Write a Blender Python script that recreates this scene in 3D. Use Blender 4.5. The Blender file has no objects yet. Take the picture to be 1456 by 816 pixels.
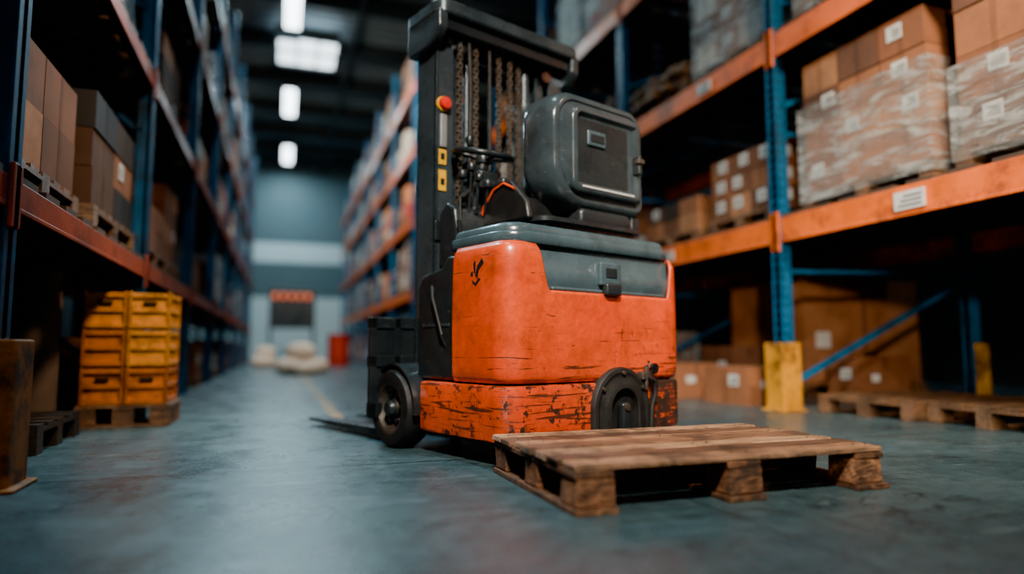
import bpy, math, random
from mathutils import Vector, Matrix
R=random.Random(7)
rad=math.radians
S=bpy.context.scene
def lin(c):
    return tuple(((v/255)/12.92 if v/255<=.04045 else ((v/255+.055)/1.055)**2.4) for v in c)
# ---------------------------------------------------------------- materials
def newmat(name):
    m=bpy.data.materials.new(name); m.use_nodes=True
    nt=m.node_tree; b=nt.nodes['Principled BSDF']
    return m,nt,b
def N(nt,t,**kw):
    n=nt.nodes.new(t)
    for k,v in kw.items(): setattr(n,k,v)
    return n
def noise(nt,vec,scale,detail=6,rough=.6,dist=0):
    n=N(nt,'ShaderNodeTexNoise'); n.inputs['Scale'].default_value=scale
    n.inputs['Detail'].default_value=detail; n.inputs['Roughness'].default_value=rough
    n.inputs['Distortion'].default_value=dist
    if vec is not None: nt.links.new(vec,n.inputs['Vector'])
    return n.outputs['Fac']
def ramp(nt,fac,p):
    r=N(nt,'ShaderNodeValToRGB'); e=r.color_ramp.elements
    while len(e)<len(p): e.new(.5)
    for i,(pos,c) in enumerate(p):
        e[i].position=pos; e[i].color=(c,c,c,1) if isinstance(c,(int,float)) else (*c,1)
    nt.links.new(fac,r.inputs['Fac']); return r.outputs['Color']
def mapping(nt,vec,scale=(1,1,1),rot=(0,0,0),loc=(0,0,0)):
    m=N(nt,'ShaderNodeMapping'); m.inputs['Scale'].default_value=scale
    m.inputs['Rotation'].default_value=rot; m.inputs['Location'].default_value=loc
    nt.links.new(vec,m.inputs['Vector']); return m.outputs['Vector']
def mix(nt,fac,a,b,mode='MIX'):
    m=N(nt,'ShaderNodeMix',data_type='RGBA',blend_type=mode)
    for s,v in ((0,fac),(6,a),(7,b)):
        if hasattr(v,'links'): nt.links.new(v,m.inputs[s])
        elif s==0: m.inputs[0].default_value=v
        else: m.inputs[s].default_value=(*v,1)
    return m.outputs[2]
def math_(nt,op,a,b=None,c=None):
    m=N(nt,'ShaderNodeMath',operation=op)
    for i,v in enumerate((a,b,c)):
        if v is None: continue
        if hasattr(v,'links'): nt.links.new(v,m.inputs[i])
        else: m.inputs[i].default_value=v
    return m.outputs[0]
def bump(nt,b,h,strength=.2,dist=.01):
    n=N(nt,'ShaderNodeBump'); n.inputs['Strength'].default_value=strength; n.inputs['Distance'].default_value=dist
    nt.links.new(h,n.inputs['Height']); nt.links.new(n.outputs[0],b.inputs['Normal'])
def M(name,col,rough=.5,metal=0,var=.35,scale=5,bmp=.12,stretch=(1,1,1),dirt=0.0,attr=False,spec=.5,scuff=0):
    m,nt,b=newmat(name)
    tc=N(nt,'ShaderNodeTexCoord').outputs['Object']
    v=mapping(nt,tc,stretch)
    n1=noise(nt,v,scale,8,.65)
    base=lin(col) if max(col)>1 else col
    if attr:
        a=N(nt,'ShaderNodeAttribute'); a.attribute_name='Col'; src=a.outputs['Color']
    else: src=base
    shade=ramp(nt,n1,[(.25,1-var),(.75,1+var*.4)])
    c=mix(nt,1.0,src,shade,'MULTIPLY')
    if dirt>0:
        n2=noise(nt,tc,scale*.7,12,.75)
        f=ramp(nt,n2,[(.5,0.0),(.62,dirt)])
        c=mix(nt,f,c,(.015,.012,.01))
    if scuff>0:
        n3=noise(nt,mapping(nt,tc,(3,3,14),(.1,.5,.2)),3,10,.75,.3)
        c=mix(nt,ramp(nt,n3,[(.60,0),(.66,scuff)]),c,(.22,.24,.24))
    nt.links.new(c,b.inputs['Base Color'])
    rr=ramp(nt,n1,[(.3,max(.05,rough-.12)),(.7,min(1,rough+.12))])
    nt.links.new(rr,b.inputs['Roughness'])
    b.inputs['Metallic'].default_value=metal
    b.inputs['Specular IOR Level'].default_value=spec
    if bmp: bump(nt,b,noise(nt,v,scale*6,6,.6),bmp,.01)
    return m
def emis(name,col,s):
    m,nt,b=newmat(name); b.inputs['Base Color'].default_value=(*col,1)
    b.inputs['Emission Color'].default_value=(*col,1); b.inputs['Emission Strength'].default_value=s
    return m
m_blue=M('rack_blue_paint',(10,96,142),.42,0,.45,4,.1,dirt=.6)
m_blued=M('rack_dark_blue_paint',(10,76,112),.5,0,.5,4,.1,dirt=.75)  # darker blue for the left rack's uprights and braces
m_rorange=M('rack_orange_paint',(236,108,14),.4,0,.4,3,.1,dirt=.6)
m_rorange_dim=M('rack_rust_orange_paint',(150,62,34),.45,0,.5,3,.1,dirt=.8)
m_yellow=M('guard_yellow_paint',(214,148,24),.5,0,.45,6,.1,dirt=.8)
m_rusty=M('guard_rusty_paint',(150,88,26),.6,0,.6,7,.3,dirt=.9)
m_deck=M('deck_wood_dark',(72,56,46),.8,0,.4,5,.3)
m_goods=M('cardboard_and_goods',(150,100,70),.75,0,.4,3,.12,attr=True,spec=.3,dirt=.25)
m_crate=M('crate_paint',(150,100,70),.5,0,.4,9,.12,attr=True,spec=.3,dirt=.6)
def mat_wood(name,scale,stretch,dirt,rough=.72):
    m,nt,b=newmat(name)
    tc=N(nt,'ShaderNodeTexCoord').outputs['Object']
    a=N(nt,'ShaderNodeAttribute'); a.attribute_name='Col'
    v=mapping(nt,tc,stretch)
    g=noise(nt,v,scale,12,.72,1.2)
    c=mix(nt,1.0,a.outputs['Color'],ramp(nt,g,[(.32,.25),(.5,.8),(.68,1.45)]),'MULTIPLY')
    v2=mapping(nt,tc,(stretch[0]*.6,stretch[1]*3.5,stretch[2]*3.5))
    g2=noise(nt,v2,scale*1.6,8,.6,.6)
    c=mix(nt,1.0,c,ramp(nt,g2,[(.40,.35),(.52,1.1)]),'MULTIPLY')
    st=noise(nt,tc,5,12,.75,.4)
    c=mix(nt,ramp(nt,st,[(.46,0),(.62,dirt)]),c,(.026,.019,.015))
    nt.links.new(c,b.inputs['Base Color']); b.inputs['Roughness'].default_value=rough
    b.inputs['Specular IOR Level'].default_value=.4
    bump(nt,b,math_(nt,'ADD',g,g2),.9,.01)
    return m
m_wood=mat_wood('weathered_wood',7,(.6,7,7),.8,.46)
m_woodc=mat_wood('pallet_block_wood',10,(2,2,2),.9,.7)
m_black=M('black_steel',(40,47,51),.3,.2,.3,6,.08,scuff=.2)
m_mast=M('mast_steel',(70,83,90),.3,.4,.35,5,.1,dirt=.4,scuff=.3)
m_plastic=M('dark_grey_plastic',(62,82,90),.26,0,.3,5,.05,dirt=.35,scuff=.12)
m_plastic2=M('seat_grey_plastic',(56,68,74),.2,0,.45,4,.05,dirt=.5,scuff=.3)
m_rubber=M('rubber',(26,27,28),.6,0,.3,20,.2)
m_chain=M('oiled_chain_steel',(130,122,112),.4,.7,.5,30,.2)
m_chrome=M('hydraulic_rod_steel',(120,125,128),.22,.95,.2,5,0)
m_rim=M('wheel_rim_grime',(84,78,72),.5,.5,.5,14,.2,dirt=.5)
m_red=M('red_plastic',(225,35,20),.3,0,.1,5,0)
m_ylabel=M('yellow_label',(240,180,20),.45,0,.15,20,0)
m_wlabel=M('white_label',(200,205,205),.5,0,.2,20,0)
m_sack=M('white_sack_cloth',(240,216,196),.85,0,.25,5,.4)
m_seat=M('seat_black_vinyl',(28,30,32),.4,0,.2,10,.1)
m_glow=emis('lamp_tube_glow',(.82,.95,1.0),11)
m_sky=emis('skylight_glass_glow',(.8,.93,1.0),4.5)
def mat_wrap():
    m,nt,b=newmat('stretch_wrap_film')
    tc=N(nt,'ShaderNodeTexCoord').outputs['Object']
    v=mapping(nt,tc,(.8,.8,4),(0.25,0.3,0))
    n=noise(nt,v,4,12,.75,.8)
    f=ramp(nt,n,[(.35,.08),(.50,.22),(.60,.78),(.70,.26)])  # film streaks, with whiter highlights put into their opacity
    nt.links.new(f,b.inputs['Alpha'])
    b.inputs['Base Color'].default_value=(.66,.74,.77,1); b.inputs['Roughness'].default_value=.12
    b.inputs['Specular IOR Level'].default_value=1.0
    bump(nt,b,n,1.0,.06)
    return m
m_wrap=mat_wrap()
def mat_orange(name,wear):
    m,nt,b=newmat(name)
    tc=N(nt,'ShaderNodeTexCoord').outputs['Object']
    sep=N(nt,'ShaderNodeSeparateXYZ'); nt.links.new(tc,sep.inputs[0]); z=sep.outputs['Z']; xx=sep.outputs['X']
    low=N(nt,'ShaderNodeMapRange'); nt.links.new(z,low.inputs[0])
    for i,v in ((1,.34),(2,.74),(3,.13),(4,.0)): low.inputs[i].default_value=v
    rgt=N(nt,'ShaderNodeMapRange'); nt.links.new(xx,rgt.inputs[0])
    for i,v in ((1,-.35),(2,.2),(3,.35),(4,1.0)): rgt.inputs[i].default_value=v
    lowr=math_(nt,'MULTIPLY',low.outputs[0],rgt.outputs[0])
    basen=noise(nt,tc,2.2,5,.6)
    c=mix(nt,ramp(nt,basen,[(.3,0),(.7,1)]),lin((214,64,16)),lin((244,92,30)))
    n=noise(nt,tc,11,14,.78)
    n=math_(nt,'ADD',n,math_(nt,'ADD',math_(nt,'MULTIPLY',lowr,.9),wear*.07))
    chips=ramp(nt,n,[(.66,0),(.685,1)])
    v1=mapping(nt,tc,(1.4,1.4,24),(0,.2,0)); s1=noise(nt,v1,2.6,8,.6,.4)
    s1=math_(nt,'ADD',s1,math_(nt,'ADD',math_(nt,'MULTIPLY',lowr,1.15),wear*.05))
    scr=ramp(nt,s1,[(.665,0),(.69,.9)])
    v2=mapping(nt,tc,(20,20,2.2),(0,.6,0)); s2=noise(nt,v2,2.2,6,.6,.3)
    scr2=ramp(nt,math_(nt,'ADD',s2,math_(nt,'MULTIPLY',lowr,.6)),[(.69,0),(.715,.75)])
    msk=math_(nt,'MAXIMUM',chips,math_(nt,'MAXIMUM',scr,scr2))
    grime=ramp(nt,noise(nt,tc,4.5,12,.75),[(.40,1.0),(.68,.4)])
    c=mix(nt,1.0,c,grime,'MULTIPLY')
    fine=ramp(nt,noise(nt,mapping(nt,tc,(3,3,9),(0,.4,0)),12,12,.8),[(.55,0),(.70,.65)])
    c=mix(nt,fine,c,lin((110,34,14)))
    c=mix(nt,msk,c,lin((40,24,18)))
    nt.links.new(c,b.inputs['Base Color'])
    rr=ramp(nt,noise(nt,tc,7,8,.7),[(.3,.20),(.7,.44)])
    rr=mix(nt,msk,rr,(.7,.7,.7))
    nt.links.new(rr,b.inputs['Roughness'])
    b.inputs['Coat Weight'].default_value=.35; b.inputs['Coat Roughness'].default_value=.16
    bump(nt,b,math_(nt,'MULTIPLY',msk,-1.0),.35,.004)
    return m
m_orange=mat_orange('scuffed_orange_paint',0.0)
m_orange2=mat_orange('worn_orange_paint',1.0)
def mat_floor():
    m,nt,b=newmat('concrete_floor')
    tc=N(nt,'ShaderNodeTexCoord').outputs['Object']
    big=noise(nt,tc,.9,8,.65,.5); fine=noise(nt,tc,14,10,.75)
    c=mix(nt,ramp(nt,big,[(.3,0),(.7,1)]),lin((44,68,75)),lin((80,102,107)))
    c=mix(nt,1.0,c,ramp(nt,fine,[(.3,.55),(.7,1.15)]),'MULTIPLY')
    sep=N(nt,'ShaderNodeSeparateXYZ'); nt.links.new(tc,sep.inputs[0])
    x,y=sep.outputs['X'],sep.outputs['Y']
    w=math_(nt,'MULTIPLY',math_(nt,'SUBTRACT',noise(nt,tc,5,4,.6),.5),.02)
    def line(co,pos,hw,period=None):
        a=math_(nt,'ADD',math_(nt,'SUBTRACT',co,pos),w)
        if period:
            a=math_(nt,'PINGPONG',math_(nt,'ADD',a,period*40),period)
        a=math_(nt,'ABSOLUTE',a)
        return math_(nt,'LESS_THAN',a,hw)
    j=math_(nt,'MAXIMUM',line(y,2.97,.008,3.0),line(x,1.3,.005,3.0))
    wear=ramp(nt,noise(nt,tc,6,10,.8),[(.40,.1),(.58,.8)])
    yl=math_(nt,'MULTIPLY',line(x,.40,.045),math_(nt,'MULTIPLY',math_(nt,'GREATER_THAN',y,4.4),wear))
    c=mix(nt,yl,c,lin((190,140,66)))
    sp=ramp(nt,noise(nt,tc,3.2,14,.82),[(.52,0),(.63,.8)])
    c=mix(nt,sp,c,(.016,.025,.029))
    scr=ramp(nt,noise(nt,mapping(nt,tc,(1,9,1),(0,0,.5)),2.5,10,.75,.6),[(.57,0),(.67,.5)])
    c=mix(nt,scr,c,lin((116,136,140)))
    vo=N(nt,'ShaderNodeTexVoronoi',feature='DISTANCE_TO_EDGE'); vo.inputs['Scale'].default_value=.55
    dv=N(nt,'ShaderNodeVectorMath',operation='ADD'); nt.links.new(tc,dv.inputs[0])
    nn=N(nt,'ShaderNodeTexNoise'); nn.inputs['Scale'].default_value=2; nn.inputs['Detail'].default_value=8; nt.links.new(tc,nn.inputs['Vector'])
    nt.links.new(nn.outputs['Color'],dv.inputs[1]); nt.links.new(dv.outputs[0],vo.inputs['Vector'])
    cr=math_(nt,'MULTIPLY',math_(nt,'LESS_THAN',vo.outputs['Distance'],.0026),.7)
    c=mix(nt,math_(nt,'MAXIMUM',j,cr),c,(.012,.015,.018))
    nt.links.new(c,b.inputs['Base Color'])
    rr=ramp(nt,noise(nt,tc,2.5,12,.75),[(.3,.16),(.7,.44)])
    nt.links.new(rr,b.inputs['Roughness'])
    bump(nt,b,math_(nt,'SUBTRACT',fine,j),.25,.008)
    return m
m_floor=mat_floor()
m_ceil=M('corrugated_roof',(140,162,172),.6,0,.3,1,.05)
m_truss=M('roof_steel',(60,74,80),.5,.2,.3,2,.05)
m_wall=M('insulated_wall_panel',(76,102,110),.6,0,.12,.5,.03)
m_wallw=M('white_wall_panel',(196,214,218),.6,0,.1,.5,.03)
m_wdark=M('side_wall_dark',(36,44,50),.7,0,.3,.5,.03)
# ---------------------------------------------------------------- mesh helpers
def link(o,parent=None):
    S.collection.objects.link(o)
    if parent: o.parent=parent
    return o
def empty(name,loc=(0,0,0),rz=0):
    o=bpy.data.objects.new(name,None); o.location=loc; o.rotation_euler=(0,0,rz); o.empty_display_size=.2
    return link(o)
def mesh(name,vs,fs,mat,parent=None,smooth=False,bevel=0,seg=2,solid=0):
    me=bpy.data.meshes.new(name); me.from_pydata([tuple(v) for v in vs],[],fs); me.update()
    me.materials.append(mat)
    import bmesh
    bm=bmesh.new(); bm.from_mesh(me); bmesh.ops.recalc_face_normals(bm,faces=bm.faces); bm.to_mesh(me); bm.free()
    o=bpy.data.objects.new(name,me); link(o,parent)
    if solid:
        s=o.modifiers.new('s','SOLIDIFY'); s.thickness=solid; s.offset=0
    if bevel:
        b=o.modifiers.new('b','BEVEL'); b.width=bevel; b.segments=seg; b.limit_method='ANGLE'; b.angle_limit=rad(35)
    if smooth or bevel:
        for p in me.polygons: p.use_smooth=True
        e=o.modifiers.new('w','WEIGHTED_NORMAL') if bevel else None
        if not bevel: me.set_sharp_from_angle(angle=rad(40))
    return o
BF=[(0,3,2,1),(4,5,6,7),(0,1,5,4),(1,2,6,5),(2,3,7,6),(3,0,4,7)]
def box(name,x0,x1,y0,y1,z0,z1,mat,parent=None,bevel=.006,seg=2,M4=None):
    v=[Vector(p) for p in ((x0,y0,z0),(x1,y0,z0),(x1,y1,z0),(x0,y1,z0),(x0,y0,z1),(x1,y0,z1),(x1,y1,z1),(x0,y1,z1))]
    if M4: v=[M4@p for p in v]
    return mesh(name,v,BF,mat,parent,bevel=bevel,seg=seg)
def prism(name,pts,axis,a0,a1,mat,parent=None,bevel=.006):
    n=len(pts); V=[]
    for a in (a0,a1):
        for p in pts:
            V.append({'x':(a,p[0],p[1]),'y':(p[0],a,p[1]),'z':(p[0],p[1],a)}[axis])
    F=[tuple(range(n)),tuple(range(2*n-1,n-1,-1))]+[(i,(i+1)%n,n+(i+1)%n,n+i) for i in range(n)]
    return mesh(name,V,F,mat,parent,bevel=bevel)
def frame_to(d):
    d=d.normalized(); up=Vector((0,0,1)) if abs(d.z)<.95 else Vector((1,0,0))
    a=d.cross(up).normalized(); return a,a.cross(d).normalized()
def tube(name,pts,r,mat,parent=None,n=12,closed=False):
    pts=[Vector(p) for p in pts]; V=[];F=[]; m=len(pts)
    for i,p in enumerate(pts):
        if closed: d=pts[(i+1)%m]-pts[i-1]
        else: d=pts[min(i+1,m-1)]-pts[max(i-1,0)]
        a,b=frame_to(d); rr=r[i] if isinstance(r,(list,tuple)) else r
        for k in range(n):
            t=2*math.pi*k/n; V.append(p+a*math.cos(t)*rr+b*math.sin(t)*rr)
    for i in range(m if closed else m-1):
        for k in range(n):
            j=(i+1)%m
            F.append((i*n+k,i*n+(k+1)%n,j*n+(k+1)%n,j*n+k))
    if not closed: F+= [tuple(range(n)),tuple(range((m-1)*n,m*n))]
    return mesh(name,V,F,mat,parent,smooth=True)
def lathe(name,prof,center,axis,mat,parent=None,n=48):
    V=[];F=[];c=Vector(center)
    for (r,h) in prof:
        for k in range(n):
            t=2*math.pi*k/n
            p={'x':Vector((h,r*math.cos(t),r*math.sin(t))),'y':Vector((r*math.cos(t),h,r*math.sin(t))),'z':Vector((r*math.cos(t),r*math.sin(t),h))}[axis]
            V.append(c+p)
    m=len(prof)
    for i in range(m-1):
        for k in range(n):
            F.append((i*n+k,i*n+(k+1)%n,(i+1)*n+(k+1)%n,(i+1)*n+k))
    F+=[tuple(range(n)),tuple(range((m-1)*n,m*n))]
    return mesh(name,V,F,mat,parent,smooth=True)
def rrect(x0,x1,y0,y1,rs,n=10,inset=0):
    if not isinstance(rs,(list,tuple)): rs=[rs]*4
    x0+=inset;x1-=inset;y0+=inset;y1-=inset
    rs=[max(.004,r-inset) for r in rs]
    P=[]
    for (cx,cy,r,a0) in ((x0+rs[0],y0+rs[0],rs[0],180),(x1-rs[1],y0+rs[1],rs[1],270),(x1-rs[2],y1-rs[2],rs[2],0),(x0+rs[3],y1-rs[3],rs[3],90)):
        for k in range(n+1):
            t=rad(a0+90*k/n); P.append((cx+r*math.cos(t),cy+r*math.sin(t)))
    return P
def loft(name,rings,mat,parent=None,caps=(True,True),smooth=True,solid=0,bevel=0):
    n=len(rings[0]); V=[p for r in rings for p in r]; F=[]
    for i in range(len(rings)-1):
        for k in range(n):
            F.append((i*n+k,i*n+(k+1)%n,(i+1)*n+(k+1)%n,(i+1)*n+k))
    if caps[0]: F.append(tuple(range(n)))
    if caps[1]: F.append(tuple(range((len(rings)-1)*n,len(rings)*n)))
    return mesh(name,V,F,mat,parent,smooth=smooth,solid=solid,bevel=bevel)
class MB:
    def __init__(s): s.v=[];s.f=[];s.c=[];s.m=[]
    def box(s,x0,x1,y0,y1,z0,z1,col=(.3,.3,.3),mi=0,rz=0,jit=0):
        b=len(s.v); cx,cy=(x0+x1)/2,(y0+y1)/2
        for p in ((x0,y0,z0),(x1,y0,z0),(x1,y1,z0),(x0,y1,z0),(x0,y0,z1),(x1,y0,z1),(x1,y1,z1),(x0,y1,z1)):
            x,y,z=p
            if rz:
                dx,dy=x-cx,y-cy; x=cx+dx*math.cos(rz)-dy*math.sin(rz); y=cy+dx*math.sin(rz)+dy*math.cos(rz)
            if jit: x+=R.uniform(-jit,jit);y+=R.uniform(-jit,jit);z+=R.uniform(-jit,jit)*.5
            s.v.append((x,y,z))
        for f in BF: s.f.append(tuple(b+i for i in f)); s.c.append(col); s.m.append(mi)
    def bar(s,p,q,w,h,col=(.3,.3,.3),mi=0):
        p,q=Vector(p),Vector(q); a,bb=frame_to(q-p); b=len(s.v)
        for e in (p,q):
            for (i,j) in ((-1,-1),(1,-1),(1,1),(-1,1)): s.v.append(tuple(e+a*w/2*i+bb*h/2*j))
        for f in BF: s.f.append(tuple(b+i for i in f)); s.c.append(col); s.m.append(mi)
    def build(s,name,mats,parent=None,bevel=0,loc=(0,0,0),rz=0):
        me=bpy.data.meshes.new(name); me.from_pydata(s.v,[],s.f); me.update()
        for m in mats: me.materials.append(m)
        ca=me.color_attributes.new('Col','FLOAT_COLOR','CORNER')
        for i,p in enumerate(me.polygons):
            p.material_index=s.m[i]
            for l in p.loop_indices: ca.data[l].color=(*s.c[i],1)
        o=bpy.data.objects.new(name,me); o.location=loc; o.rotation_euler=(0,0,rz); link(o,parent)
        if bevel:
            b=o.modifiers.new('b','BEVEL'); b.width=bevel; b.segments=2; b.limit_method='ANGLE'
        return o
# ---------------------------------------------------------------- camera
cam=bpy.data.cameras.new('camera'); co=bpy.data.objects.new('camera',cam); S.collection.objects.link(co)
co.location=(0,0,.5); co.rotation_euler=(rad(95.2),0,rad(-19.05))
cam.sensor_width=36; cam.lens=36*950/1456; cam.clip_end=200; cam.clip_start=.02
cam.dof.use_dof=True; cam.dof.focus_distance=2.85; cam.dof.aperture_fstop=.42
S.camera=co
# ---------------------------------------------------------------- room
XL,XR,YB,YF,H=-6.0,9.0,-7.0,31.0,9.0
box('floor',XL-.2,XR+.2,YB,YF+.2,-.2,0,m_floor,bevel=0)
box('wall_left',XL-.2,XL,YB,YF,0,H,m_wdark,bevel=0)
box('wall_right',XR,XR+.2,YB,YF,0,H,m_wdark,bevel=0)
w=MB()
w.box(XL,XR,YF,YF+.2,0,H,mi=0)
z=5.2
while z<H-.3:
    w.box(XL,XR,YF-.02,YF,z,z+.22,mi=0); z+=.42
w.box(XL,XR,YF-.06,YF,4.25,5.1,mi=1)
w.box(XL,XR,YF-.05,YF,0,2.7,mi=1)
z=2.9
while z<4.1:
    w.box(XL,XR,YF-.03,YF,z,z+.3,mi=0); z+=.36
w.build('wall_far',[m_wall,m_wallw])
c=MB()
c.box(XL,XR,YB,YF,H,H+.15)
y=YB
while y<YF:
    c.box(XL,XR,y,y+.16,H-.05,H); y+=.4
c.build('ceiling',[m_ceil])
t=MB()
y=-5
while y<YF:
    t.box(XL,XR,y-.08,y+.08,H-.45,H-.41); t.box(XL,XR,y-.08,y+.08,H-.09,H-.05); t.box(XL,XR,y-.012,y+.012,H-.45,H-.05)
    y+=2.6
for x in (-1.6,1.6): t.box(x-.05,x+.05,YB,YF,H-.6,H-.45)
t.build('roof_beams',[m_truss])
sk=empty('skylight',(-.28,.3,0))
mb=MB()
for i in range(3):
    mb.box(.0+i*.5,.45+i*.5,16.9+(.35 if i==0 else 0),18.6,H-.66,H-.62)
mb.build('panes',[m_sky],sk)
mb=MB()
for i in range(4): mb.box(-.05+i*.5,.0+i*.5,16.85,18.65,H-.72,H-.4)
mb.box(-.05,1.5,16.8,16.88,H-.72,H-.4); mb.box(-.05,1.5,18.62,18.7,H-.72,H-.4); mb.box(-.05,1.5,17.7,17.76,H-.7,H-.6)
mb.build('frame',[m_truss],sk)
def lamp(x,y,z,L=2.4,W=.34,e=500,col=(.62,.9,1.0),name='ceiling_light',spread=180):
    p=empty(name,(x,y,z))
    box('housing',-W/2-.04,W/2+.04,-L/2-.05,L/2+.05,.0,.1,m_truss,p,bevel=.01)
    box('tube',-W/2,W/2,-L/2,L/2,-.03,.0,m_glow,p,bevel=.01)
    for s in (-1,1): tube('hanger',[(0,s*L*.4,.1),(0,s*L*.4,H-z)],.01,m_truss,p,6)
    l=bpy.data.lights.new('lamp','AREA'); l.shape='RECTANGLE'; l.size=W; l.size_y=L; l.energy=e; l.color=col
    l.spread=rad(spread)
    lo=bpy.data.objects.new('lamp',l); lo.location=(0,0,-.06); link(lo,p)
    return p
for yy,e in ((-4,40),(3.2,130),(9,230),(15.6,300),(22.2,360),(28.4,360)):
    lamp(.05,yy,8.4,e=e)
for yy in (2,9,): lamp(7.4,yy,8.4,e=90,col=(.8,.92,1.0))
def headlamp(p,loc,target,e,size,col,spread,base=(0,0,0)):
    d=Vector(target)-Vector(loc); q=d.to_track_quat('-Z','Y')
    l=bpy.data.lights.new('lamp','AREA'); l.shape='DISK'; l.size=size*.9; l.energy=e; l.color=col; l.spread=rad(spread)
    lo=bpy.data.objects.new('lamp',l); lo.location=Vector(base)+d.normalized()*.3+Vector((0,0,-.15)); lo.rotation_euler=q.to_euler(); link(lo,p)
def aimed(name,loc,target,e,size,col,spread):  # light added out of view, given a housing and hanger
    p=empty(name,loc)
    box('housing',-size*.5,size*.5,-size*.5,size*.5,.0,.12,m_truss,p,bevel=.01)
    tube('hanger',[(0,0,.12),(0,0,H-loc[2])],.012,m_truss,p,6)
    headlamp(p,loc,target,e,size,col,spread)
aimed('added_aimed_light',(-.3,-1.0,4.4),(1.6,3.0,.7),84,.6,(1,.85,.70),58)  # unseen key light added for the forklift's rear
aimed('added_aimed_light',(2.6,1.0,4.6),(4.2,4.0,1.3),115,.5,(1,.74,.50),100)  # added warm light to brighten the right rack face
aimed('added_aimed_light',(-.2,5.8,4.6),(.5,3.4,.6),64,.5,(.5,.85,1.0),110)  # added cool rim light for the mast's left side
aimed('added_aimed_light',(.9,2.6,4.4),(-1.0,5.2,.6),34,.5,(1,.74,.50),60)  # added warm light to lift the crate stack
aimed('added_aimed_light',(.4,10.5,6.4),(2.8,17,3.2),240,.5,(1,.80,.60),110)  # added warm light for goods on the far right rack
# unseen tripod light added behind the camera to wash the right lower bays
wl=empty('added_tripod_light',(-.35,-1.4,0))
tube('pole',[(0,0,.35),(0,0,2.1)],.016,m_mast,wl,10)
for k in range(3):
    a=2*math.pi*k/3+.3; tube('leg',[(0,0,.75),(.5*math.cos(a),.5*math.sin(a),.012)],.012,m_mast,wl,8)
box('lamp_head',-.14,.14,-.10,.02,2.08,2.3,m_ylabel,wl,bevel=.02)
headlamp(wl,(-.35,-1.4,2.2),(5.2,5.4,.7),26,.3,(1,.76,.54),42,base=(0,0,2.3))
wd=bpy.data.worlds.new('w'); S.world=wd; wd.use_nodes=True
wd.node_tree.nodes['Background'].inputs[0].default_value=(.05,.19,.25,1)
wd.node_tree.nodes['Background'].inputs[1].default_value=.55
# ---------------------------------------------------------------- racks
def rack(name,xf,side,depth,ys,levels,height,beamh,mbeam,guard=.5,slots=False,gi=None,mg=None,mu=None):
    P=empty(name,(xf,ys[0],0)); oy=ys[0]; mu=mu or m_blue
    X=lambda a: side*a
    up=MB();bm_=MB();dk=MB();gd=MB();sl=MB();br=MB()
    def b(m,a0,a1,*r,**k): m.box(min(X(a0),X(a1)),max(X(a0),X(a1)),*r,**k)
    for iy,y in enumerate(ys):
        yy=y-oy
        for a in (0,depth-.1):
            b(up,a,a+.1,yy-.02,yy+.02,0,height)
            b(up,a,a+.012,yy-.06,yy+.06,0,height)
            b(up,a+.088,a+.1,yy-.05,yy+.05,0,height)
            b(up,a-.03,a+.13,yy-.09,yy+.09,0,.012)
        if slots:
            zz=.3
            while zz<height-.2:
                for s in (-.03,.03): b(sl,-.002,.0,yy+s-.008,yy+s+.008,zz,zz+.03)
                b(sl,.03,.07,yy-.022,yy-.0205,zz,zz+.022)
                zz+=.075
        zz=.2; st=1.15 if depth>1.5 else .95
        while zz+st*.8<height:
            br.bar((X(.08),yy,zz),(X(depth-.08),yy,zz+st*.8),.04,.04)
            br.bar((X(.08),yy,zz+st*.8),(X(depth-.08),yy,zz+st*.85),.035,.035)
            zz+=st
        if guard and (gi is None or iy in gi):
            b(gd,-.07,.0-.004,yy-.085,yy+.085,0,guard); b(gd,-.07,.12,yy-.1,yy-.068,0,guard)
            b(gd,-.07,.12,yy+.068,yy+.1,0,guard); b(gd,-.1,.14,yy-.13,yy+.13,0,.014)
            b(gd,depth-.12,depth+.04,yy-.09,yy-.066,0,guard)
    for i in range(len(ys)-1):
        y0,y1=ys[i]-oy+.045,ys[i+1]-oy-.045
        for z in levels:
            for a in (.0,depth-.06):
                b(bm_,a+.004,a+.06,y0,y1,z-beamh/2,z+beamh/2)
                b(bm_,a-.0,a+.062,y0,y1,z-beamh/2,z-beamh/2+.02)
            for ye in (y0-.07,y1-.0):
                b(bm_,-.014,.004,ye-.0,ye+.07,z-beamh/2-.07,z+beamh/2+.05)
            n=9
            for k in range(n):
                yk=y0+.05+(y1-y0-.1-.18)*k/(n-1)
                b(dk,.005,depth-.005,yk,yk+.18,z+beamh/2,z+beamh/2+.025)
    up.build('uprights',[mu],P); bm_.build('beams',[mbeam],P,bevel=.004); dk.build('decking',[m_deck],P)
    br.build('braces',[mu],P)
    if guard: gd.build('post_guards',[mg or m_yellow],P,bevel=.012)
    if slots: sl.build('slots',[m_black],P)
    return P
ysR=[-.8,1.8,4.4,7.0,9.6,12.2]
LR=[1.45,3.0,4.6]
rack('pallet_rack',3.8,1,2.2,ysR,LR,6.2,.2,m_rorange,guard=.54,slots=True)
ysL=[.3+2.6*i for i in range(10)]
LL=[1.07,2.49,3.9,5.3]
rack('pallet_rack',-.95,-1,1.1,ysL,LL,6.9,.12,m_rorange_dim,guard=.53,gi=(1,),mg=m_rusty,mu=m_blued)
ysF=[12.5+2.6*i for i in range(7)]
LF=[1.5,2.9,4.3,5.6]
rack('pallet_rack',2.3,1,1.1,ysF,LF,6.8,.16,m_rorange,guard=0)
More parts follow.
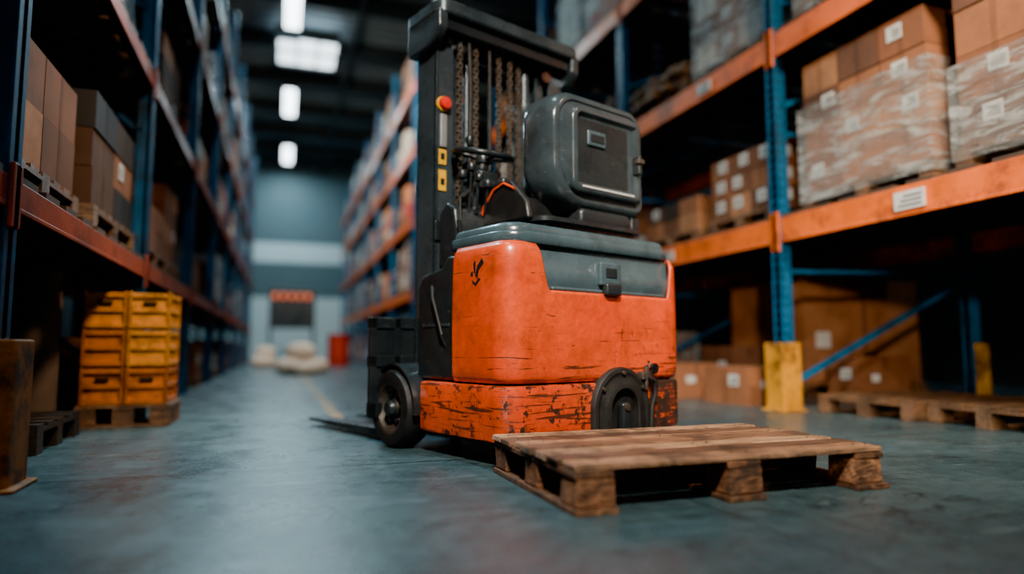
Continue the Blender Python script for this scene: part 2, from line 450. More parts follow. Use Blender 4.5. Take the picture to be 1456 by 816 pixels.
# ---------------------------------------------------------------- goods
CB=[lin(c) for c in ((150,100,70),(132,86,60),(116,78,58),(166,118,84),(102,70,54))]
WH=[lin(c) for c in ((200,194,184),(172,170,164),(216,206,190))]
DK=[lin(c) for c in ((60,48,42),(46,44,46),(78,56,44))]
WD=[lin(c) for c in ((144,104,72),(126,90,64),(160,120,86))]
def pallet_geo(m,x0,x1,y0,y1,z,mi=1,wc=WD):
    d=R.choice
    sx=x1-x0; sy=y1-y0
    for k in range(3):
        yy=y0+(sy-.1)*k/2
        m.box(x0,x1,yy,yy+.1,z,z+.018,d(wc),mi)
        for j in range(3):
            xx=x0+(sx-.12)*j/2
            m.box(xx,xx+.12,yy,yy+.1,z+.018,z+.1,d(wc),mi)
    for j in range(3):
        xx=x0+(sx-.12)*j/2
        m.box(xx,xx+.12,y0,y1,z+.1,z+.12,d(wc),mi)
    n=max(5,int(sy/.14))
    for k in range(n):
        yy=y0+(sy-.1)*k/(n-1)
        m.box(x0,x1,yy,yy+.1,z+.12,z+.14,d(wc),mi)
    return z+.14
def label(m,x,y0,y1,z0,z1,side,mi=2):
    a=(x-.004,x) if side>0 else (x,x+.004)
    m.box(a[0],a[1],y0,y1,z0,z1,lin((205,208,206)),mi)
    zz=z0+(z1-z0)*.2
    while zz<z1-(z1-z0)*.2:
        b_=(x-.006,x-.004) if side>0 else (x+.004,x+.006)
        m.box(b_[0],b_[1],y0+(y1-y0)*.1,y0+(y1-y0)*R.uniform(.5,.9),zz,zz+(z1-z0)*.06,(.05,.05,.05),4); zz+=(z1-z0)*.16
def load_geo(m,x0,x1,y0,y1,z,nx,ny,nz,h,cols,side=1,labels=.6,pal=True,wrap=0,jag=0):
    zt=pallet_geo(m,x0,x1,y0,y1,z) if pal else z
    bx=(x1-x0-.04)/nx; by=(y1-y0-.04)/ny
    for k in range(nz):
        for i in range(nx):
            for j in range(ny):
                if k==nz-1 and R.random()<jag: continue
                g=.006; o=R.uniform(-.006,.006)
                a0=x0+.02+i*bx+g+o; a1=a0+bx-2*g; b0=y0+.02+j*by+g; b1=b0+by-2*g
                cc=R.choice(cols); m.box(a0,a1,b0,b1,zt+k*h+.001,zt+(k+1)*h-.003,cc,0)
                front=(i==0 if side>0 else i==nx-1)
                xf=a0 if side>0 else a1
                if front:
                    t_=tuple(v*.75 for v in cc)
                    a=(xf-.0015,xf) if side>0 else (xf,xf+.0015)
                    m.box(a[0],a[1],(b0+b1)/2-.02,(b0+b1)/2+.02,zt+k*h+.001,zt+(k+1)*h-.003,t_,0)
                    if R.random()<labels:
                        yc=b0+(b1-b0)*R.uniform(.25,.7); zc=zt+k*h+h*.6
                        label(m,xf-.002 if side>0 else xf+.002,yc-.06,yc+.06,zc-.05,zc+.055,side)
                if j==0 and R.random()<labels*.5:
                    xc=(a0+a1)/2; zc=zt+k*h+h*.6
                    m.box(xc-.06,xc+.06,b0-.004,b0,zc-.045,zc+.045,lin((205,208,206)),2)
    top=zt+nz*h
    if wrap:
        m.box(x0-.012,x1+.012,y0-.012,y1+.012,z+.06,zt+(top-zt)*wrap,(1,1,1),3)
    return top
GM=[m_goods,m_wood,m_wlabel,m_wrap,m_black]
def load(name,x0,x1,y0,y1,z,*a,bev=.006,**k):
    m=MB(); load_geo(m,x0,x1,y0,y1,z,*a,**k)
    return m.build(name,GM,bevel=bev)
zR1=1.45+.1+.026; zR2=3.0+.1+.026
load('shrink_wrapped_box_load',3.9,4.95,3.07,4.2,zR1,3,3,4,.26,CB,wrap=.66,labels=.45)
load('shrink_wrapped_box_load',3.9,4.95,1.9,2.92,zR1,3,2,4,.29,CB,wrap=.45,labels=.5)
load('cardboard_box_load',3.92,4.9,4.56,5.46,zR1,3,3,3,.19,CB,labels=.7)
load('cardboard_box_load',3.95,4.9,5.7,6.75,zR1,2,3,2,.17,CB+DK,labels=.3,jag=.3)
load('cardboard_box_load',5.05,5.95,2.0,4.1,zR1,2,4,4,.27,DK+CB[2:],labels=0,bev=0)
load('cardboard_box_load',5.05,5.95,4.6,6.7,zR1,2,4,3,.3,DK+CB[2:],labels=0,bev=0)
load('shrink_wrapped_box_load',3.9,4.95,4.6,5.62,zR2,3,3,4,.26,CB+WH,wrap=1.0,labels=.5)
load('shrink_wrapped_box_load',3.9,4.95,2.6,4.2,zR2,3,3,4,.26,CB,wrap=.8,labels=.4)
def timber(name,x0,x1,y0,y1,z,n):
    m=MB(); zt=pallet_geo(m,x0,x1,y0,y1,z)
    for k in range(n):
        y=y0
        while y<y1-.1:
            wv=R.uniform(.09,.13); m.box(x0-R.uniform(0,.12),x1+R.uniform(0,.05),y,min(y+wv,y1),zt+k*.06,zt+k*.06+.045,R.choice(WD+[lin((176,140,106))]),1); y+=wv+.01
        m.box(x0+.2,x0+.26,y0,y1,zt+k*.06+.045,zt+k*.06+.06,R.choice(WD),1)
    m.build(name,GM)
timber('timber_plank_stack',3.92,4.9,5.78,6.85,zR2,4)
timber('timber_plank_stack',3.9,4.9,7.2,8.2,zR2,6)
def fill(name,xf,side,depth,ys,levels,skip=(),cols=None,dark=1.0,wr=.25,floor=True,prob=.92,hm=(.45,1.0),nearwrap=0):
    m=MB()
    lv=[(-1,0.0,levels[0])]+[(i,z,levels[i+1] if i+1<len(levels) else z+1.45) for i,z in enumerate(levels)]
    for i in range(len(ys)-1):
        for (li,z,zn) in lv:
            if (i,li) in skip or (li==-1 and not floor): continue
            zz=z+(.13 if li>=0 else 0)
            y=ys[i]+.14
            while y<ys[i+1]-.6:
                L=R.choice((.75,1.05,1.1)); L=min(L,ys[i+1]-.14-y)
                if R.random()<prob:
                    hmax=zn-zz-.25
                    h=R.choice((.18,.22,.28,.34)); nz=max(1,int((hmax-.14)*R.uniform(*hm)/h))
                    near=i<nearwrap
                    cs=R.choice(cols if not near else [DK+CB[2:],DK+CB[1:3],DK,CB[1:]]); cs=[tuple(v*dark for v in c) for c in cs]
                    d0=R.uniform(.02,.1)
                    a0,a1=xf+side*d0,xf+side*min(depth-.05,1.1)
                    wv=1.0 if (R.random()<wr and not near) else 0
                    load_geo(m,min(a0,a1),max(a0,a1),y,y+L,zz+.0,2,R.choice((2,2,3)),nz,h,cs,side=side,labels=.35 if not near else .15,wrap=wv,jag=.25)
                y+=L+R.uniform(.06,.15)
    return m.build(name,GM)
WM=[lin((200,96,50)),lin((206,136,92)),lin((176,62,44))]
mixc=[CB,CB,CB+WH,WH,DK+CB,[lin((170,60,40)),lin((190,120,90))]+WH,[lin((60,100,120)),lin((90,110,118))]]
sk1={(0,-1),(0,0),(0,1),(1,-1),(1,0),(1,1),(2,-1),(2,0),(2,1)}
def zfix(levels,bh): return [z+bh/2+.027-.13 for z in levels]
fill('stored_goods',3.82,1,1.15,ysR,zfix(LR,.2),skip=sk1|{(3,1)},cols=mixc,wr=.3)
fill('stored_goods',-.97,-1,1.1,ysL,zfix(LL,.12),skip={(0,-1),(1,-1)},cols=[CB,WM+CB,DK+CB,CB,WH+CB,WM+WH],dark=.95,wr=.15,nearwrap=3,prob=1.0,hm=(.65,1.02))
fill('stored_goods',2.32,1,1.1,ysF,zfix(LF,.16),cols=[WH+CB,WH,CB,WM+WH,WM+CB,WH+WM],wr=.15,prob=1.0,hm=(.8,1.05))
def carton(name,x0,x1,y0,y1,z0,z1,rz=0,col=None,lab=True,bev=.008):
    m=MB(); col=col or R.choice(CB)
    cx,cy=(x0+x1)/2,(y0+y1)/2; hx,hy=(x1-x0)/2,(y1-y0)/2; h=z1-z0
    m.box(-hx,hx,-hy,hy,0,h-.006,col)
    m.box(-hx+.004,-.003,-hy,hy,h-.006,h,tuple(v*1.05 for v in col)); m.box(.003,hx-.004,-hy,hy,h-.006,h,col)
    m.box(-.03,.03,-hy-.002,hy+.002,h-.12,h+.001,tuple(v*.7 for v in col))
    m.box(-hx-.002,-hx,-.03,.03,0.02,h-.02,tuple(v*.75 for v in col))
    if lab:
        label(m,-hx-.003,-hy*.6,-hy*.6+.12,h*.5,h*.5+.1,1)
        m.box(-hx*.5,-hx*.5+.1,-hy-.004,-hy,h*.45,h*.45+.07,lin((180,180,176)),2)
    m.build(name,GM,bevel=bev,loc=(cx,cy,z0),rz=rz)
carton('cardboard_box',3.78,4.36,4.85,5.4,0,.33,rz=.12,col=lin((150,98,66)))
carton('cardboard_box',3.72,4.2,5.75,6.25,0,.34,rz=-.08)
carton('cardboard_box',4.35,4.8,5.75,6.25,0,.52,rz=.05,col=CB[4])
carton('cardboard_box',3.8,4.3,6.35,6.8,0,.3,rz=0)
carton('cardboard_box',4.95,5.6,4.75,5.1,0,.42,rz=.02,col=CB[1])
m=MB(); pallet_geo(m,4.85,6.4,5.25,6.45,0); m.box(4.88,6.37,5.28,6.42,.142,1.2,CB[0],0); m.box(5.6,5.66,5.276,6.424,.15,1.202,CB[2],0)
m.box(5.0,5.18,5.274,5.28,.5,.66,lin((200,200,196)),2)
m.build('large_carton_on_pallet',GM,bevel=.01)
m=MB(); pallet_geo(m,-.6,.6,-.4,.4,0); m.build('wooden_pallet',GM,loc=(4.62,3.86,0),rz=.06,bevel=.003)
m=MB(); pallet_geo(m,-.6,.6,-.4,.4,0); m.build('wooden_pallet',GM,loc=(4.72,2.98,0),rz=-.05,bevel=.003)
for (ya,yb,za,zb_) in ((3.05,3.27,1.39,1.51),(5.9,6.1,1.4,1.5),(5.2,5.4,2.95,3.05)):
    m=MB(); m.box(3.786,3.799,ya,yb,za,zb_,lin((205,208,206)),2)
    for k in range(3): m.box(3.784,3.786,ya+.02,yb-.03-.02*k,za+.02+k*.03,za+.03+k*.03,(.05,.05,.05),4)
    m.build('beam_label',GM)
# yellow crate stack, left
cs=empty('yellow_crate_stack',(-.93,5.08,0))
m=MB(); zt=pallet_geo(m,-.27,.27,-.24,.24,0); m.build('pallet',GM,cs,bevel=.003)
ycol=[lin((214,130,34)),lin((194,104,28)),lin((222,144,42)),lin((172,90,30))]
m=MB(); z=zt+.002
for k in range(3):
    for i in range(2):
        x0=-.25+i*.252; x1=x0+.244; cc=R.choice(ycol); h=.235
        m.box(x0+.012,x1-.012,-.215,.215,z,z+h-.01,cc)
        for zz in (0,.1,h-.04): m.box(x0,x1,-.23,.23,z+zz,z+zz+.03,tuple(v*.9 for v in cc))
        for xx in (x0,x1-.02): 
            for yy in (-.232,.212): m.box(xx,xx+.02,yy,yy+.02,z,z+h,tuple(v*.6 for v in cc))
        if k!=1: m.box((x0+x1)/2-.04,(x0+x1)/2+.04,-.234,-.228,z+.14,z+.17,(.02,.012,.006))
    z+=.243
m.build('crates',[m_crate],cs,bevel=.004)
m=MB(); pallet_geo(m,-.35,.35,-.4,.4,0,wc=DK); m.build('wooden_pallet',GM,loc=(-1.42,4.1,0),rz=.03)
lathe('fabric_roll',[(.03,0),(.125,0),(.13,.01),(.13,.96),(.122,.975),(.04,.975)],(-1.42,4.83,0),'z',M('grey_felt',(94,78,68),.9,0,.3,6,.3))
# ---------------------------------------------------------------- far end objects
def blob(name,c,s,parent,mat,seed):
    rr=random.Random(seed); V=[];F=[];nu,nv=20,12
    ph=[rr.uniform(0,6) for _ in range(6)]
    for j in range(nv+1):
        v=math.pi*j/nv
        for i in range(nu):
            u=2*math.pi*i/nu
            k=1+.09*math.sin(3*u+ph[0])*math.sin(v)+.06*math.sin(5*u+4*v+ph[1])
            x=math.copysign(abs(math.cos(u))**.75,math.cos(u))*math.sin(v)**.7*s[0]*k
            y=math.copysign(abs(math.sin(u))**.75,math.sin(u))*math.sin(v)**.7*s[1]*k
            zz=math.cos(v)*s[2]*(1+.05*math.sin(2*u+ph[2]))
            V.append((c[0]+x,c[1]+y,max(0,c[2]+zz)))
    for j in range(nv):
        for i in range(nu): F.append((j*nu+i,j*nu+(i+1)%nu,(j+1)*nu+(i+1)%nu,(j+1)*nu+i))
    return mesh(name,V,F,mat,parent,smooth=True)
sp=empty('white_sack_pile',(.40,13.4,0))
for i,(c,s) in enumerate((((-.22,0,.15),(.26,.25,.16)),((.22,.05,.15),(.28,.25,.16)),((-.02,.1,.42),(.28,.24,.17)),((.05,-.3,.11),(.24,.2,.12)))):
    blob('sack',c,s,sp,m_sack,i)
sp2=empty('white_sack_pile',(-.40,18.5,0))
for i,(c,s) in enumerate((((0,0,.15),(.3,.3,.16)),((.05,.1,.4),(.25,.25,.14)))): blob('sack',c,s,sp2,m_sack,i+9)
lathe('red_drum',[(.05,0),(.28,0),(.29,.02),(.28,.28),(.3,.3),(.28,.32),(.28,.58),(.3,.6),(.28,.62),(.28,.86),(.29,.88),(.26,.88),(.25,.86),(.03,.86)],(1.5,19,0),'z',M('red_drum_paint',(180,44,30),.45))
ds=empty('dock_status_board',(.35,24,0))
box('panel',-.75,.75,-.06,.06,1.15,2.45,m_black,ds)
box('screen',-.68,.68,-.08,-.06,1.22,2.05,M('dark_screen',(30,44,52),.3),ds,bevel=0)
m_beac=emis('beacon_orange_lens',(1,.16,.04),.8)
for i in range(5): box('beacon',-.64+i*.27,-.50+i*.27,-.09,-.05,2.16,2.34,m_beac,ds)
for s in (-.7,.7): box('leg',s-.05,s+.05,-.05,.05,0,2.35,m_mast,ds); box('foot',s-.08,s+.08,-.35,.35,0,.06,m_mast,ds)
# ================================================================= FORKLIFT
fk=empty('forklift',(1.437,2.826,0),rad(20))
HW=.59
def resample(P,n):
    L=[0]
    for i in range(len(P)): a,b=P[i],P[(i+1)%len(P)]; L.append(L[-1]+math.dist(a,b))
    out=[];k=0
    for i in range(n):
        d=L[-1]*i/n
        while L[k+1]<d: k+=1
        a,b=P[k],P[(k+1)%len(P)]; t_=(d-L[k])/max(1e-9,L[k+1]-L[k]); out.append((a[0]+(b[0]-a[0])*t_,a[1]+(b[1]-a[1])*t_))
    return out
def sm(a,b,x):
    t_=min(1,max(0,(x-a)/(b-a))); return t_*t_*(3-2*t_)
NP=640
path=resample(rrect(-HW,HW,0,.42,[.09,.10,.04,.04],14),NP)
nrm=[]
for i in range(NP):
    a,b=path[i-2],path[(i+2)%NP]; dx,dy=b[0]-a[0],b[1]-a[1]; l=math.hypot(dx,dy); nrm.append((-dy/l,dx/l))
zb=.352; rows=26; rings=[]
def ztop(x,y):
    if y<.2: 
        k=sm(-.42,-.35,x)*(1-sm(.462,.515,x))
        return .955-.203*k
    return .955
for j in range(rows+1):
    u=j/rows; r=[]
    for (x,y),(nx,ny) in zip(path,nrm):
        z=zb+(ztop(x,y)-zb)*u
        ins=.004*((z-.6)/.3)**2 + (.03*((z-.9)/.07)**2 if z>.9 else 0) + (.012*((.375-z)/.023)**2 if z<.375 else 0)
        r.append((x+nx*ins,y+ny*ins,z))
    rings.append(r)
loft('rear_body_shell',rings,m_orange,fk,caps=(False,False),solid=.014)
pi=lambda ins,z,y1=.41: [(x,y,z) for x,y in rrect(-HW,HW,0,y1,[.09,.10,.04,.04],14,ins)]
loft('inner_hull',[pi(.03,.33),pi(.03,.345),pi(.028,.72),pi(.022,.76),pi(.012,.79),pi(.012,.84),pi(.03,.865),pi(.034,.93),pi(.05,.985)],m_plastic,fk)
box('panel_lower_lip',-.33,.455,.002,.03,.752,.772,m_plastic,fk,bevel=.008)
box('latch_plate',-.035,.11,-.012,.04,.79,.905,m_plastic,fk,bevel=.012)
box('latch_handle',-.015,.09,-.034,.01,.742,.805,m_black,fk,bevel=.014)
box('latch_slot',.0,.075,-.016,-.01,.83,.875,m_black,fk,bevel=.002)
li=lambda ins,z: [(x,y,z) for x,y in rrect(-.572,.575,.008,.48,[.14,.15,.08,.06],14,ins)]
loft('hood_lid',[li(.03,.950),li(.006,.955),li(0,.963),li(0,.998),li(.004,1.004),li(.016,1.008),li(.018,1.026),li(.03,1.043),li(.06,1.053),li(.12,1.056)],m_plastic,fk)
lc=lambda ins,z: [(x,y,z) for x,y in rrect(-.6,.6,-.008,.68,[.10,.11,.03,.03],14,ins)]
loft('lower_chassis',[lc(.02,.10),lc(.004,.108),lc(0,.13),lc(0,.32),lc(.004,.335),lc(.02,.34)],m_orange2,fk)
box('chassis_core',-.5,.5,.05,.66,.07,.36,m_black,fk)
for i,pts in enumerate(([(.155,.87),(.165,.89),(.20,.86),(.215,.82),(.20,.80),(.19,.84)],[(.215,.885),(.23,.875),(.225,.83),(.215,.83)],[(.175,.80),(.19,.805),(.215,.785),(.24,.80),(.235,.785),(.21,.77)],[(.235,.84),(.25,.83),(.245,.815),(.232,.82)])):
    prism('side_decal',pts,'x',-.5965,-.585,m_black,fk,bevel=0)
AC=.085
def arch(r,zc,zb_,cx,n=24):
    P=[(cx-r,zb_)]+[(cx-r*math.cos(math.pi*k/n),zc+r*math.sin(math.pi*k/n)) for k in range(n+1)]+[(cx+r,zb_)]
    return P
def ar(r,y,zb_=.09): return [(x,y,z) for x,z in arch(r,.215,zb_,AC,28)]
loft('wheel_arch_cover',[ar(.195,.03),ar(.195,-.022),ar(.188,-.032),ar(.172,-.036),ar(.160,-.030),ar(.150,-.030),ar(.125,-.045),ar(.098,-.050),ar(.092,-.046),ar(.088,-.02),ar(.03,-.018)],m_rubber,fk)
box('tow_slot_block',AC-.028,AC+.028,-.058,-.015,.10,.245,m_black,fk,bevel=.014)
lathe('tow_slot_pin',[(.004,-.066),(.018,-.064),(.02,-.05)],(AC,0,.225),'y',m_rim,fk,n=20)
for a in (35,90,145):
    lathe('cover_bolt',[(.002,-.046),(.010,-.045),(.010,-.03)],(AC+.168*math.cos(rad(a)),0,.215+.168*math.sin(rad(a))),'y',m_rim,fk,n=8)
box('tow_bracket',.215,.295,-.045,.0,.345,.385,m_rim,fk,bevel=.006)
tube('tow_pin',[(.25,-.035,.30),(.25,-.035,.41),(.27,-.04,.43)],.011,m_rim,fk)
tube('tow_hose',[(.25,-.04,.36),(.30,-.05,.34),(.305,-.045,.28),(.285,-.04,.22),(.28,-.035,.11)],.012,m_rubber,fk)
lathe('tow_ring',[(.012,-.01),(.026,-.01),(.026,.01),(.012,.01)],(.295,-.045,.40),'y',m_chrome,fk,n=20)
for a,b_ in ((-.565,-.30),(.30,.565)):
    prism('front_cowl',[(.40,.345),(.40,.93),(.49,.94),(.54,.89),(.72,.86),(.76,.80),(.76,.345)],'x',a,b_,m_black,fk,bevel=.022)
box('cowl_panel_line',-.569,-.56,.46,.70,.60,.615,m_mast,fk,bevel=.002)
box('cowl_centre',-.31,.31,.40,.70,.3,.72,m_black,fk,bevel=.02)
tube('cowl_grab_rail',[(-.56,.50,.5),(-.585,.50,.56),(-.585,.58,.74),(-.56,.62,.80)],.009,m_rubber,fk)
def wheel(cx,sgn):
    r=.196;c=(cx,.885,r);s=sgn
    lathe('tyre',[(.12,s*.03),(.125,s*.07),(.152,s*.078),(.184,s*.07),(r,s*.05),(r,-s*.05),(.184,-s*.07),(.12,-s*.07)],c,'x',m_rubber,fk)
    lathe('rim',[(.01,s*.045),(.045,s*.048),(.05,s*.03),(.083,s*.02),(.102,s*.045),(.116,s*.068),(.13,s*.072),(.132,s*.06),(.13,-s*.06)],c,'x',m_rim,fk)
    lathe('hub_cap',[(.005,s*.085),(.03,s*.083),(.042,s*.07),(.045,s*.03)],c,'x',m_black,fk,n=24)
    for k in range(6):
        a=2*math.pi*k/6; lathe('wheel_bolt',[(.002,s*.05),(.009,s*.05),(.009,s*.02)],(cx,.885+.068*math.cos(a),r+.068*math.sin(a)),'x',m_chrome,fk,n=6)
    F=[];V=[];n=18
    for k in range(n+1):
        a=rad(60+125*k/n)
        for rr,xx in ((.215,cx+s*.06),(.215,cx-s*.09),(.228,cx-s*.09),(.228,cx+s*.06)):
            V.append((xx,.885+rr*math.cos(a),.196+rr*math.sin(a)))
    for k in range(n):
        for j in range(4): F.append((k*4+j,k*4+(j+1)%4,(k+1)*4+(j+1)%4,(k+1)*4+j))
    F+=[(0,1,2,3),(n*4,n*4+1,n*4+2,n*4+3)]
    mesh('fender',V,F,m_black,fk,smooth=True)
wheel(-.575,-1); wheel(.575,1)
box('axle_beam',-.49,.49,.80,.97,.12,.32,m_black,fk,bevel=.02)
# --- mast
MX=-.02; ZT=2.29
mst=MB()
for s in (-1,1):
    xo=MX+s*.455; xi=MX+s*.345
    mst.box(min(xo,xo-s*.025),max(xo,xo-s*.025),.74,.93,.06,ZT)
    mst.box(min(xo,xi),max(xo,xi),.74,.765,.06,ZT)
    mst.box(min(xo,xi),max(xo,xi),.905,.93,.06,ZT)
    xo=MX+s*.33; xi=MX+s*.265
    mst.box(min(xo,xo-s*.02),max(xo,xo-s*.02),.77,.90,.10,ZT)
    mst.box(min(xo,xi),max(xo,xi),.77,.79,.10,ZT)
    mst.box(min(xo,xi),max(xo,xi),.88,.90,.10,ZT)
for z,h in ((.36,.16),(1.25,.09),(2.06,.07)):
    mst.box(MX-.345,MX+.345,.90,.935,z,z+h)
mst.box(MX-.26,MX+.26,.80,.86,2.1,2.17)
mst.build('mast_channels',[m_mast],fk,bevel=.005)
hd=lambda i,z: [(x,y,z) for x,y in rrect(MX-.51,MX+.51,.63,.99,.07,8,i)]
loft('mast_crosshead',[hd(.01,ZT-.05),hd(0,ZT-.04),hd(0,ZT+.015),hd(.015,ZT+.03),hd(.05,ZT+.035)],m_mast,fk)
box('crosshead_rib',MX-.44,MX+.44,.67,.71,ZT-.12,ZT-.04,m_black,fk,bevel=.01)
box('crosshead_rib',MX-.38,MX+.38,.80,.86,ZT+.03,ZT+.07,m_mast,fk,bevel=.01)
for s in (-1,1):
    x=MX+s*.475
    prism('crosshead_bracket',[(.64,ZT-.03),(.64,ZT-.13),(.69,ZT-.19),(.75,ZT-.21),(.96,ZT-.21),(.96,ZT-.03)],'x',x-.03,x+.03,m_mast,fk,bevel=.012)
    lathe('lift_cylinder',[(.01,.12),(.045,.12),(.045,1.55),(.05,1.56),(.05,1.62),(.02,1.63),(.02,ZT-.05),(.005,ZT-.05)],(MX+s*.19,.84,0),'z',m_mast,fk,n=20)
    lathe('chain_pulley',[(.02,-.03),(.06,-.03),(.06,-.02),(.048,-.015),(.048,.015),(.06,.02),(.06,.03),(.02,.03)],(MX+s*.1,.8,ZT-.11),'x',m_black,fk,n=24)
    lathe('guide_roller',[(.01,-.02),(.035,-.02),(.035,.02),(.01,.02)],(MX+s*.31,.74,ZT-.17),'y',m_chrome,fk,n=20)
lathe('lift_cylinder',[(.01,.12),(.06,.12),(.06,1.85),(.066,1.86),(.066,1.93),(.03,1.94),(.03,ZT-.05),(.005,ZT-.05)],(MX+.2,.80,0),'z',m_mast,fk,n=24)
def chain(x,y,z0,z1):
    c=MB(); z=z0;k=0
    while z<z1:
        if k%2==0:
            for d in (-.013,.009): c.box(x+d,x+d+.004,y-.011,y+.011,z,z+.034)
        else:
            for d in (-.006,.002): c.box(x+d,x+d+.004,y-.011,y+.011,z,z+.034)
        c.box(x-.015,x+.015,y-.005,y+.005,z+.004,z+.012)
        z+=.025;k+=1
    c.build('lift_chain',[m_chain],fk)
for x,y in ((-.335,.73),(-.225,.735),(-.06,.74),(.02,.74),(.10,.76)): chain(x,y,.45,ZT-.1)
tube('hydraulic_hose',[(-.28,.72,ZT-.1),(-.275,.71,1.9),(-.28,.71,1.4),(-.27,.72,.9)],.013,m_rubber,fk)
tube('hydraulic_hose',[(-.14,.72,ZT-.1),(-.145,.71,1.8),(-.14,.71,1.2),(-.13,.72,.8)],.012,m_rubber,fk)
xb=MX-.415
box('mast_light_strip',xb-.02,xb+.02,.722,.74,1.55,1.73,M('strip_grey',(150,156,158),.35,.3),fk,bevel=.006)
lathe('emergency_stop_button',[(.034,.0),(.034,-.02),(.03,-.035),(.01,-.04)],(xb,.735,1.785),'y',m_red,fk,n=24)
lathe('button_collar',[(.04,.005),(.04,-.008),(.03,-.01)],(xb,.735,1.785),'y',m_ylabel,fk,n=24)
box('warning_label',xb-.022,xb+.022,.734,.74,1.46,1.54,m_ylabel,fk,bevel=0)
box('warning_label',xb-.022,xb+.022,.734,.74,1.32,1.43,m_ylabel,fk,bevel=0)
box('label_mark',xb-.012,xb+.012,.732,.735,1.485,1.52,m_black,fk,bevel=0)
box('label_mark',xb-.012,xb+.012,.732,.735,1.35,1.385,m_black,fk,bevel=0)
box('mast_side_plate',xb-.045,xb+.03,.728,.742,1.05,1.16,m_black,fk,bevel=.008)
tube('mast_roller_pin',[(MX-.39,.72,ZT-.15),(MX-.39,.745,ZT-.15)],.022,m_chrome,fk,16)
car=MB()
for z0,z1 in ((.60,.66),(.40,.46),(.14,.22)): car.box(-.70,.6,.99,1.03,z0,z1)
for x in (-.70,-.56,-.40,-.05,.2,.56): car.box(x,x+.04,.99,1.02,.14,.66)
car.box(-.66,-.42,1.0,1.01,.2,.6)
car.box(MX-.24,MX-.2,.93,1.0,.16,.6); car.box(MX+.2,MX+.24,.93,1.0,.16,.6)
car.build('fork_carriage',[m_black],fk,bevel=.006)
for x in (-.50,-.16):
    prism('fork',[(1.03,.56),(1.075,.56),(1.075,.085),(1.2,.065),(2.1,.05),(2.13,.04),(2.1,.03),(1.06,.02),(1.03,.05)],'x',x-.06,x+.06,m_black,fk,bevel=.005)
# --- seat: moulded back shell (seen from behind), cushion in front
sx0,sx1=-.205,.50
def sr(ins,y,z0=1.175,z1=1.79): return [(x,y,z) for x,z in rrect(sx0,sx1,z0,z1,[.24,.09,.14,.17],16,ins)]
loft('seat_back_shell',[sr(.09,.40),sr(.05,.393),sr(.02,.375),sr(.005,.35),sr(0,.32),sr(.001,.27),sr(.006,.22),sr(.014,.185),sr(.028,.160),sr(.040,.150),sr(.052,.146),sr(.060,.148),sr(.064,.155),sr(.072,.155),sr(.077,.147),sr(.10,.142)],m_plastic2,fk)
pn=lambda ins,y:[(x,y,z) for x,z in rrect(-.085,.425,1.26,1.70,[.06,.045,.045,.07],10,ins)]
loft('seat_back_panel',[pn(0,.15),pn(0,.130),pn(.006,.120),pn(.016,.115),pn(.032,.116),pn(.044,.136),pn(.06,.139)],m_plastic2,fk)
box('panel_recess_face',-.03,.335,.1365,.1395,1.32,1.64,m_black,fk,bevel=0)
box('data_plate',.03,.16,.124,.14,1.51,1.59,m_plastic,fk,bevel=.008)
box('data_plate_text',.045,.145,.121,.125,1.53,1.57,m_black,fk,bevel=.001)
box('panel_pull_edge',-.02,.36,.110,.13,1.285,1.296,m_wlabel,fk,bevel=.004)
box('side_latch',.375,.402,.09,.14,1.41,1.51,m_black,fk,bevel=.006)
box('side_latch_tab',.362,.41,.08,.11,1.465,1.49,m_rim,fk,bevel=.004)
box('seat_back_foot',.0,.38,.15,.34,1.10,1.20,m_black,fk,bevel=.03)
box('seat_hinge',.40,.47,.17,.25,1.12,1.20,m_black,fk,bevel=.015)
sb=lambda ins,z:[(x,y,z) for x,y in rrect(-.27,.47,.13,.62,.08,10,ins)]
loft('seat_plinth',[sb(.05,1.05),sb(.03,1.06),sb(.03,1.09),sb(0,1.10),sb(0,1.12),sb(.03,1.13)],m_black,fk)
cu=lambda ins,z:[(x,y,z) for x,y in rrect(-.26,.44,.30,.78,.1,10,ins)]
loft('seat_cushion',[cu(.03,1.12),cu(0,1.15),cu(0,1.21),cu(.03,1.25),cu(.09,1.265)],m_seat,fk)
loft('backrest_cushion',[[(x,y,z) for x,z in rrect(-.13,.43,1.24,1.72,.1,10,i)] for i,y in ((.02,.38),(0,.42),(.02,.46),(.08,.48))],m_seat,fk)
prism('hip_guard',[(.2,1.11),(.22,1.20),(.34,1.32),(.45,1.34),(.62,1.20),(.64,1.11)],'x',-.30,-.255,m_seat,fk,bevel=.015)
tube('orange_seat_trim',[(-.303,.58,1.14),(-.305,.54,1.22),(-.305,.46,1.29),(-.305,.38,1.31),(-.303,.30,1.27)],.007,m_orange,fk)
prism('control_console',[(.55,.90),(.53,1.04),(.56,1.20),(.63,1.24),(.70,1.18),(.70,.90)],'x',-.48,-.24,m_black,fk,bevel=.02)
swc=Vector((-.27,.60,1.51))
tube('steering_wheel',[swc+Vector((.155*math.cos(a),.155*math.sin(a)*.93,.155*math.sin(a)*.22)) for a in [2*math.pi*k/40 for k in range(40)]],.017,m_black,fk,closed=True)
for k in range(3):
    a=2*math.pi*k/3+.4; tube('steering_spoke',[swc+Vector((0,0,-.03)),swc+Vector((.15*math.cos(a),.14*math.sin(a),.034*math.sin(a)))],.011,m_black,fk)
lathe('steering_hub',[(.005,.01),(.035,.005),(.045,-.02),(.04,-.05)],swc,'z',m_black,fk,n=24)
tube('steering_column',[swc+Vector((0,0,-.04)),(-.30,.63,1.2)],[.03,.04],m_black,fk)
lathe('steering_knob',[(.004,.05),(.018,.045),(.022,.03),(.014,.0)],swc+Vector((-.13,-.06,.01)),'z',m_black,fk,n=16)
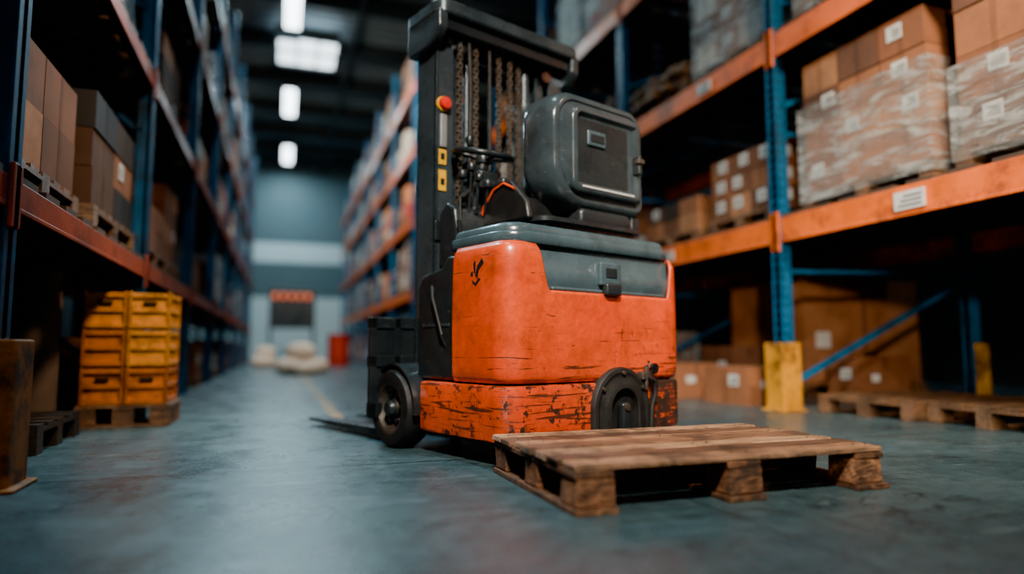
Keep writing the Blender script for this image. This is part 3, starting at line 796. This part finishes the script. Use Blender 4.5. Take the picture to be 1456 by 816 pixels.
for i,(x,y,zt_) in enumerate(((-.43,.55,1.36),(-.39,.53,1.40),(-.35,.52,1.35),(-.31,.5,1.32),(-.24,.46,1.33))):
    tube('control_lever',[(x,y+.03,1.18),(x-.005,y,zt_)],.008,m_chrome,fk,8)
    lathe('lever_knob',[(.002,.034),(.018,.028),(.025,.01),(.02,-.01),(.008,-.018)],(x-.005,y,zt_),'z',m_black,fk,n=14)
box('control_display',-.36,-.24,.50,.54,1.30,1.40,m_black,fk,bevel=.015)
tube('arm_hose',[(-.46,.52,1.0),(-.49,.5,1.12),(-.46,.52,1.24),(-.38,.56,1.3)],.012,m_rubber,fk)
# ================================================================= HERO PALLET
hp=empty('wooden_pallet',(.842,1.862,0),rad(.7))
Lx,Ly=1.22,.77
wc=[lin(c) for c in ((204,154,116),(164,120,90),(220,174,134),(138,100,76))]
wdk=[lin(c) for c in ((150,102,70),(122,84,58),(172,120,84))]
tb=MB(); y=0
for i,wv in enumerate((.105,.095,.09,.10,.085,.10,.095)):
    ex=R.uniform(-.015,.006)
    tb.box(ex,Lx+R.uniform(-.012,.014),y,y+wv,.128+R.uniform(0,.003),.15+R.uniform(-.003,.004),wc[(i*3)%4],jit=.004); y+=wv+.0165
tb.build('deck_boards',[m_wood],hp,bevel=.004)
st=MB()
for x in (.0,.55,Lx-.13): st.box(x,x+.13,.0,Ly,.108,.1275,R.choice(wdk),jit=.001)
st.build('stringer_boards',[m_woodc],hp,bevel=.003)
bl=MB()
for x in (.0,.55,Lx-.14):
    for yv in (.0,.31,Ly-.13):
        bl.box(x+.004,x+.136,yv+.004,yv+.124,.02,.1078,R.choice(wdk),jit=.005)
bl.build('blocks',[m_woodc],hp,bevel=.006)
bb=MB()
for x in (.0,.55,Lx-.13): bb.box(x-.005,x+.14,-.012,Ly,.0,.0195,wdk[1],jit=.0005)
for yv in (.32,Ly-.12): bb.box(.14,.55,yv,yv+.1,.001,.018,wdk[1]); bb.box(.69,Lx-.13,yv,yv+.1,.001,.018,wdk[1])
bb.build('bottom_boards',[m_woodc],hp,bevel=.003)
nl=MB()
for i in range(7):
    for x in (.04,.10,.6,.66,Lx-.09,Lx-.03):
        yv=.05+i*.11; nl.box(x-.003,x+.003,yv-.003,yv+.003,.15,.1535)
nl.build('nail_heads',[m_chain],hp)
S.view_settings.view_transform='AgX'
try: S.view_settings.look='AgX - Punchy'
except Exception as e: print(e)
S.view_settings.exposure=0.5
